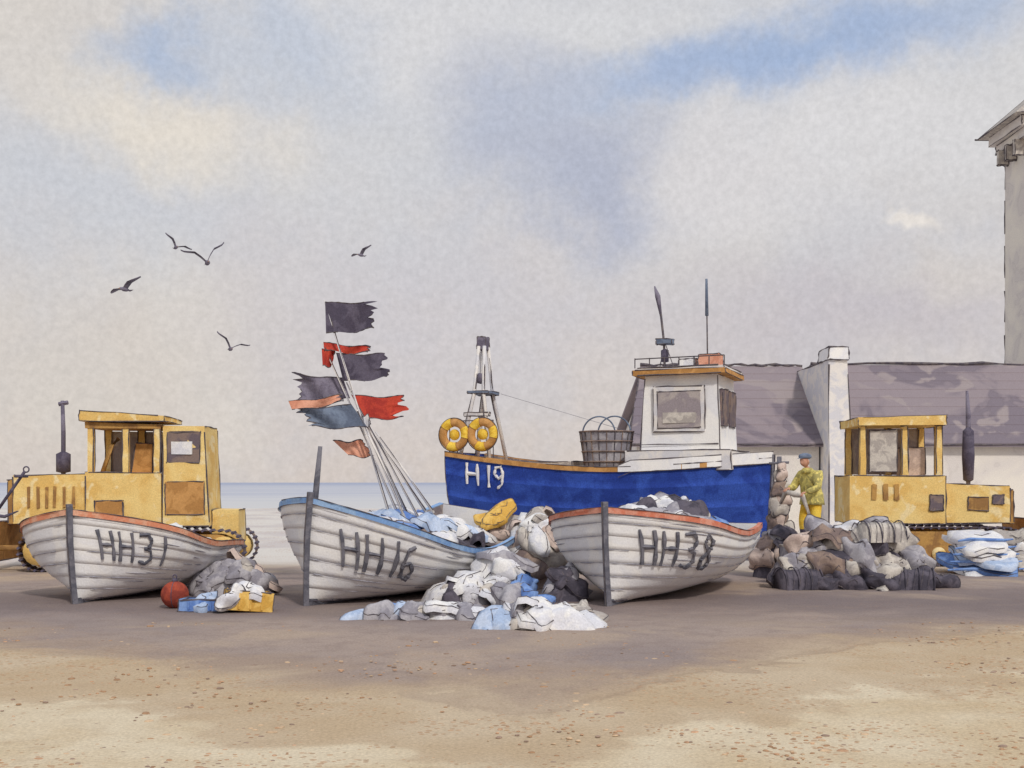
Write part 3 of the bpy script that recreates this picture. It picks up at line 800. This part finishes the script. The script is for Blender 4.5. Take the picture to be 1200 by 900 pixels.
b=B('yellow_tarpaulin_bundle',(x,y,0),ink_r=.01); heap(b,0,0,.45,.4,1.2,['p','w'],10,0,.28,'s')
for k in range(3): piece(b,(-.05+.12*k,-.3+.05*k,1.22+.08*k),(U(-.2,.2),-.8,.8),.3+.3*k,.32,.16,PIECE['o'],bulge=.05)
b.done()
def box_open(b,x0,x1,y0,y1,z0,z1,mat,dark,part='fish_box'):
    t_=.03
    b.box(part+'_side',mat,x0,x1,y0,y0+t_,z0,z1); b.box(part+'_side',mat,x0,x1,y1-t_,y1,z0,z1)
    b.box(part+'_end',mat,x0,x0+t_,y0+t_,y1-t_,z0,z1); b.box(part+'_end',mat,x1-t_,x1,y0+t_,y1-t_,z0,z1)
    b.box(part+'_bottom',dark,x0+t_,x1-t_,y0+t_,y1-t_,z0,z0+.04,ink_on=False)
    for k in range(3):
        xx=x0+(x1-x0)*(k+1)/4; b.box(part+'_rib',mat,xx-.015,xx+.015,y0-.02,y0-.001,z0+.02,z1-.03,j=.003,ink_on=False)
x,y=at(290,716); b=B('ochre_fish_crate',(x,y,0),(rad(0),rad(6),rad(22)),ink_r=.01); box_open(b,-.33,.33,-.2,.2,.02,.30,PIECE['o'],YELD); 
piece(b,(0,0,.30),(0,-.2,1),.3,.28,.17,PIECE['w']); piece(b,(-.3,-.2,.2),(-.2,-.8,.5),.8,.22,.12,PIECE['w']); b.done()
x,y=at(240,716); b=B('blue_fish_crate',(x,y,0),(0,0,rad(-6)),ink_r=.01); box_open(b,-.33,.33,-.2,.2,.02,.18,PIECE['b'],SLATE); piece(b,(0,0,.17),(0,-.3,1),.2,.28,.15,PIECE['lb'],bulge=.05); b.done()
x,y=at(206,712); b=B('red_float_buoy',(x,y-.05,.20),ink_r=.008)
prof=[(.205*math.sin(math.pi*i/12)+.002,-.205*math.cos(math.pi*i/12)) for i in range(13)]
b.lathe('float_body',PIECE['r'],(0,0,0),prof,22); b.lathe('eyelet_collar',MAUVE,(0,0,.19),[(.02,0),(.045,.01),(.04,.05),(.01,.06)],10); b.torus('eyelet',MAUVE,(0,0,.27),.03,.01,'y',n=12,m=5)
b.torus('float_seam',MAUVE,(0,0,0),.205,.006,'x',m=5); b.done()

def pot(px,d,z,yaw,L=.75,r=.30,mat='s'):
    b=B('lobster_pot',((px-600)/F*d,d,z),(0,0,rad(yaw)),ink_r=.011)
    n=10; prof=[(-r,0)]+[(-r*math.cos(math.pi*k/n),.10+r*1.0*math.sin(math.pi*k/n)) for k in range(n+1)]+[(r,0)]
    m=len(prof); vs=[];fs=[]; NX=8
    for i in range(NX+1):
        x=-L/2+L*i/NX; sag=1-.08*abs(math.sin(i*math.pi/2.67))
        for (y,zz) in prof: vs.append((x,y*sag+.05*noise.noise(Vector((x*5+px,y*5,zz*5))),zz*sag+.04*noise.noise(Vector((x*4,y*4,px)))*(zz>0)))
    for i in range(NX):
        for k in range(m-1): fs.append((i*m+k,i*m+k+1,(i+1)*m+k+1,(i+1)*m+k))
    fs.append(tuple(range(m))); fs.append(tuple(NX*m+k for k in range(m)))
    b.g('netting_cover',PIECE[mat]).add(vs,fs,True)
    for i in range(4):
        x=-L/2+L*i/3; b.tube('hoop',PIECE['d'],[(x,y*1.04,zz*1.04) for (y,zz) in prof],.012,5)
    for k in range(6):
        x=-L/2+L*k/6; pts=[(x+L*.25*q/(m-1),y*1.03,zz*1.03) for q,(y,zz) in enumerate(prof)]; b.tube('mesh_twine',INK,pts,.005,3)
    b.done()
x=(1000-600)/F*21.9
b=B('net_sack_heap',(x,21.9,0),ink_r=.014)
heap(b,0,0,1.36,.72,.90,['s','g','br','d','s','g'],12,0,.42,'d',bl=(.4,.6))
rows=[(0.12,6,['d','br','g','d','br'],1.30,-.72),(0.46,5,['br','g','s','g'],1.08,-.52),(.80,4,['s','g','s','p'],.80,-.22),(1.02,3,['s','w','g'],.5,0)]
for (z,n,keys,hx,yy) in rows:
    for k in range(n):
        xx=-hx+2*hx*k/(n-1)+U(-.05,.05)
        piece(b,(xx,yy+U(-.06,.06)+.25*abs(xx/hx)**3,z+U(-.04,.04)),(U(-.3,.3),-1,U(.3,.8)),U(-.4,.4),U(.32,.42),U(.19,.24),PIECE[random.choice(keys)],bulge=U(.14,.20))
b.done()
for (px,dd,z,yw,mt) in [(1032,21.6,.82,12,'s'),(1068,21.2,0.0,-12,'d'),(935,21.3,0,15,'d')]:
    pot(px,dd,z,yw,.72,.27,mt)
b=B('folded_blue_net_stack',((1140-600)/F*25,25,0),ink_r=.012)
for k in range(5):
    z=.05+k*.15; piece(b,(U(-.08,.08),-.2+U(-.1,.1),z+.06),(U(-.1,.1),-.25,1),U(-.1,.1)+1.57,.55,.85-.06*k,PIECE[['w','b','lb','w','w'][k]],bulge=.10)
    tube(b.g('blue_rope',PIECE['b']),[(-.78+.06*k,-.70+.02*k,z+.06+U(-.02,.02)),(-.3,-.78+.03*k,z+.09),(.4,-.78+.03*k,z+.07),(.8-.06*k,-.68,z+.09)],[.02,.035,.03,.015],5)
b.done()
b=B('white_net_bundle',((1195-600)/F*26,26,0),ink_r=.012); heap(b,0,0,.8,.6,.75,['w','lb','w','s'],12,0,.42,'w',flat=.5); b.done()

# ================================================================ GULLS
def gull(px,py,d,span,yaw,roll,up=.35,mat=MAUVE2):
    b=B('seagull',W(px,py,d),(rad(roll),0,rad(yaw)),ink_r=.006); k=span/1.2
    b.lathe('body',mat,(0,0,0),[(.004*k,-.26*k),(.03*k,-.2*k),(.065*k,-.08*k),(.075*k,.04*k),(.05*k,.14*k),(.045*k,.19*k),(.03*k,.235*k),(.004*k,.26*k)],10,axis='x')
    b.tube('beak',OCH,[(.25*k,0,0),(.31*k,0,-.012*k)],[.014*k,.002],5)
    b.g('tail',mat).add([(-.2*k,-.03*k,0),(-.36*k,-.08*k,.01),(-.38*k,0,.01),(-.36*k,.08*k,.01),(-.2*k,.03*k,0)],[(0,1,2,3,4)])
    for s_ in (-1,1):
        st=[(.0,.10,-.12,0),(.14,.14,-.11,up*.35),(.28,.16,-.09,up*.62),(.42,.09,-.11,up*.70),(.54,-.01,-.13,up*.78),(.62,-.12,-.16,up*.9)]
        vs=[];fs=[]
        for (y,xf,xb,z) in st:
            vs+=[(xf*k,s_*y*k,z*k*.6+.012),(xb*k,s_*y*k,z*k*.6),( (xf+xb)/2*k,s_*y*k,z*k*.6+.04*k)]
        for i in range(len(st)-1):
            for (a,c) in ((0,2),(2,1),(1,0)): fs.append((i*3+a,i*3+c,(i+1)*3+c,(i+1)*3+a))
        b.g('wing',mat).add(vs,fs,True)
    b.done()
gull(243,308,34,1.2,-70,14,.9); gull(206,290,37,.9,-60,-28,.6); gull(146,339,35,1.1,-110,22,.30); gull(270,409,35,1.0,-65,-20,.75); gull(423,299,40,.85,-120,20,.45)

# ================================================================ FISHERMAN (standing, bent to his nets)
def skin_obj(name,joints,edges,mats,assign,parent,sub=2):
    me=bpy.data.meshes.new(name); me.from_pydata([j[0] for j in joints],edges,[])
    o=bpy.data.objects.new(name,me); scene.collection.objects.link(o)
    md=o.modifiers.new('Skin','SKIN'); md.use_smooth_shade=True
    for i,j in enumerate(joints):
        sv=me.skin_vertices[0].data[i]; r=j[1]; sv.radius=r if isinstance(r,tuple) else (r,r); sv.use_root=(i==0)
    s_=o.modifiers.new('Sub','SUBSURF'); s_.levels=sub; s_.render_levels=sub
    dg=bpy.context.evaluated_depsgraph_get(); ev=o.evaluated_get(dg); nm=bpy.data.meshes.new_from_object(ev)
    o.modifiers.clear(); o.data=nm; nm.materials.clear()
    for m in mats: nm.materials.append(m)
    for p in nm.polygons: p.material_index=assign(p.center); p.use_smooth=True
    o.parent=parent; return o
def standing_person(name,loc,yaw,jm,tm,capm,hairm=PIECE['g']):
    b=B(name,loc,(0,0,rad(yaw)),ink_r=.009); e=b.e
    J=[((0,0,.92),(.19,.16)),((.03,0,1.10),(.20,.16)),((.10,0,1.33),(.20,.15)),((.14,0,1.45),(.065,.065)),((.17,0,1.51),(.058,.058)),
       ((.10,.20,1.36),(.10,.095)),((.16,.31,1.10),(.08,.08)),((.38,.20,1.02),(.052,.052)),
       ((.10,-.20,1.36),(.10,.095)),((.20,-.31,1.10),(.08,.08)),((.43,-.17,1.10),(.052,.052)),
       ((.01,.11,.84),(.13,.13)),((.07,.14,.48),(.10,.10)),((.00,.14,.12),(.075,.075)),((.02,.14,.06),(.06,.055)),((.17,.16,.035),(.05,.035)),
       ((.01,-.11,.84),(.13,.13)),((.10,-.14,.48),(.10,.10)),((.06,-.14,.12),(.075,.075)),((.08,-.14,.06),(.06,.055)),((.23,-.16,.035),(.05,.035))]
    E=[(0,1),(1,2),(2,3),(3,4),(2,5),(5,6),(6,7),(2,8),(8,9),(9,10),(0,11),(11,12),(12,13),(13,14),(14,15),(0,16),(16,17),(17,18),(18,19),(19,20)]
    def asg(c):
        if c.z<.30: return 2
        if c.z>1.47 and abs(c.y)<.09: return 3
        if c.z<.86: return 1
        return 0
    skin_obj('body',J,E,[jm,tm,MAUVE,SKIN],asg,e)
    b.lathe('jacket_hem',jm,(.01,0,.78),[(.235,0),(.225,.06),(.205,.2),(.17,.3)],20,rx=.9,ry=1.12)
    for s_,(wx,wy,wz) in ((1,(.38,.20,1.02)),(-1,(.43,-.17,1.10))):
        Jh=[((wx,wy,wz),(.030,.024)),((wx+.05,wy-s_*.01,wz-.01),(.038,.018)),((wx+.085,wy-s_*.012,wz-.02),(.038,.015))]; Eh=[(0,1),(1,2)]
        for k,(oy,L) in enumerate(((-.03,.062),(-.01,.075),(.011,.07),(.03,.055))):
            i0=len(Jh); Jh+=[((wx+.10,wy+oy,wz-.025),(.0095,.0095)),((wx+.10+L*.5,wy+oy,wz-.055),(.009,.009)),((wx+.10+L*.4,wy+oy,wz-.09),(.0075,.0075))]
            Eh+=[(2,i0),(i0,i0+1),(i0+1,i0+2)]
        i0=len(Jh); Jh+=[((wx+.05,wy-s_*.05,wz-.02),(.012,.012)),((wx+.085,wy-s_*.06,wz-.05),(.010,.010))]; Eh+=[(1,i0),(i0,i0+1)]
        skin_obj('hand',Jh,Eh,[SKIN],lambda c:0,e,1)
    b.tube('net_in_hands',PIECE['s'],[(.50,-.34,.80),(.52,-.18,1.03),(.50,.02,.98),(.47,.20,.95),(.44,.34,.62)],[.03,.05,.06,.05,.03],8)
    hx,hz=.20,1.615
    bm=bmesh.new(); bmesh.ops.create_uvsphere(bm,u_segments=24,v_segments=18,radius=1)
    for v in bm.verts:
        x,y,z=v.co; sx=.102;sy=.08;szz=.122
        if z<0: sy*=1-.28*z*z*1.2; sx*=1-.15*z*z
        nx=x*sx
        if x>.3 and z<-.1: nx+=.012*(x-.3)
        if x>.8 and abs(y)<.28: nx+=.03*max(0,1-abs(z+.12)/.28)*(1-abs(y)/.3)
        if x>.6 and .0<z<.25 and .2<abs(y)<.55: nx-=.010
        if x>.75 and abs(z+.5)<.08 and abs(y)<.35: nx+=.006
        v.co=(nx,y*sy,z*szz)
    me=bpy.data.meshes.new('head'); bm.to_mesh(me); bm.free(); me.materials.append(SKIN)
    for p in me.polygons: p.use_smooth=True
    o=bpy.data.objects.new('head',me); scene.collection.objects.link(o); o.parent=e; o.location=(hx,0,hz); o.rotation_euler=(0,rad(12),0)
    for s_ in (-1,1):
        b.lathe('eye',MAUVE,(hx+.084,s_*.031,hz+.0),[(.001,-.008),(.009,0),(.001,.008)],8)
        b.lathe('ear',SKIN,(hx-.01,s_*.082,hz-.01),[(.002,-.032),(.016,-.015),(.018,.012),(.004,.032)],8,ry=.5)
    b.box('lips',PIECE['r'],hx+.074,hx+.086,-.022,.022,hz-.070,hz-.060,j=.001,ink_on=False)
    b.lathe('hair',hairm,(hx-.022,0,hz+.0),[(.07,-.06),(.092,0),(.092,.05),(.07,.09)],16,ry=.86)
    b.lathe('flat_cap',capm,(hx-.005,0,hz+.045),[(.10,0),(.125,.012),(.135,.045),(.11,.08),(.05,.10),(.005,.105)],20,ry=.88)
    b.g('cap_peak',capm).add([(hx+.06,-.08,hz+.065),(hx+.16,-.055,hz+.045),(hx+.18,0,hz+.042),(hx+.16,.055,hz+.045),(hx+.06,.08,hz+.065),(hx+.06,0,hz+.08)],[(0,1,2,5),(5,2,3,4)])
    b.lathe('collar',jm,(.135,0,1.43),[(.13,-.04),(.10,.03),(.078,.055)],14)
    b.done()
dF=22.9
b=B('fish_box_stack',((950-600)/F*dF,dF,0),(0,0,rad(8)),ink_r=.011)
for k in range(3): box_open(b,-.5,.5,-.35,.35,k*.22+.003,(k+1)*.22-.003,PIECE[['s','p','g'][k]],PIECE['br'])
b.box('lid',PIECE['s'],-.5,.5,-.35,.35,.66,.69); b.done()
standing_person('fisherman_in_oilskins',((952-600)/F*dF,dF,.69),212,GREEN,YELB,SLATE)
dN=24.2
b=B('hanging_net_on_post',((913-600)/F*dN,dN,0),ink_r=.011)
b.tube('post',STEM,[(0,0,-.05),(.01,0,1.2),(.0,0,2.42)],[.06,.055,.05],7)
b.tube('post_crossbar',STEM,[(-.2,0,2.28),(.2,.02,2.30)],.03,6)
for k in range(9):
    piece(b,(U(-.08,.08),-.10+U(-.03,.03),2.10-.17*k),(U(-.3,.3),-1,.25),1.57+U(-.25,.25),.17+.014*k,.12+.014*k,PIECE[['p','s','br','p','s','p','br','s','p'][k]],bulge=.07)
b.done()

# ================================================================ CAMERA
cam=bpy.data.cameras.new('camera'); co=bpy.data.objects.new('camera',cam); scene.collection.objects.link(co)
co.location=(0,0,HC); co.rotation_euler=(rad(90),0,0)
cam.sensor_fit='HORIZONTAL'; cam.sensor_width=36; cam.lens=36*F/1200; cam.shift_y=(HOR-450)/1200
cam.clip_start=.1; cam.clip_end=12000
scene.camera=co
scene.view_settings.view_transform='Standard'; scene.view_settings.look='None'; scene.view_settings.exposure=0
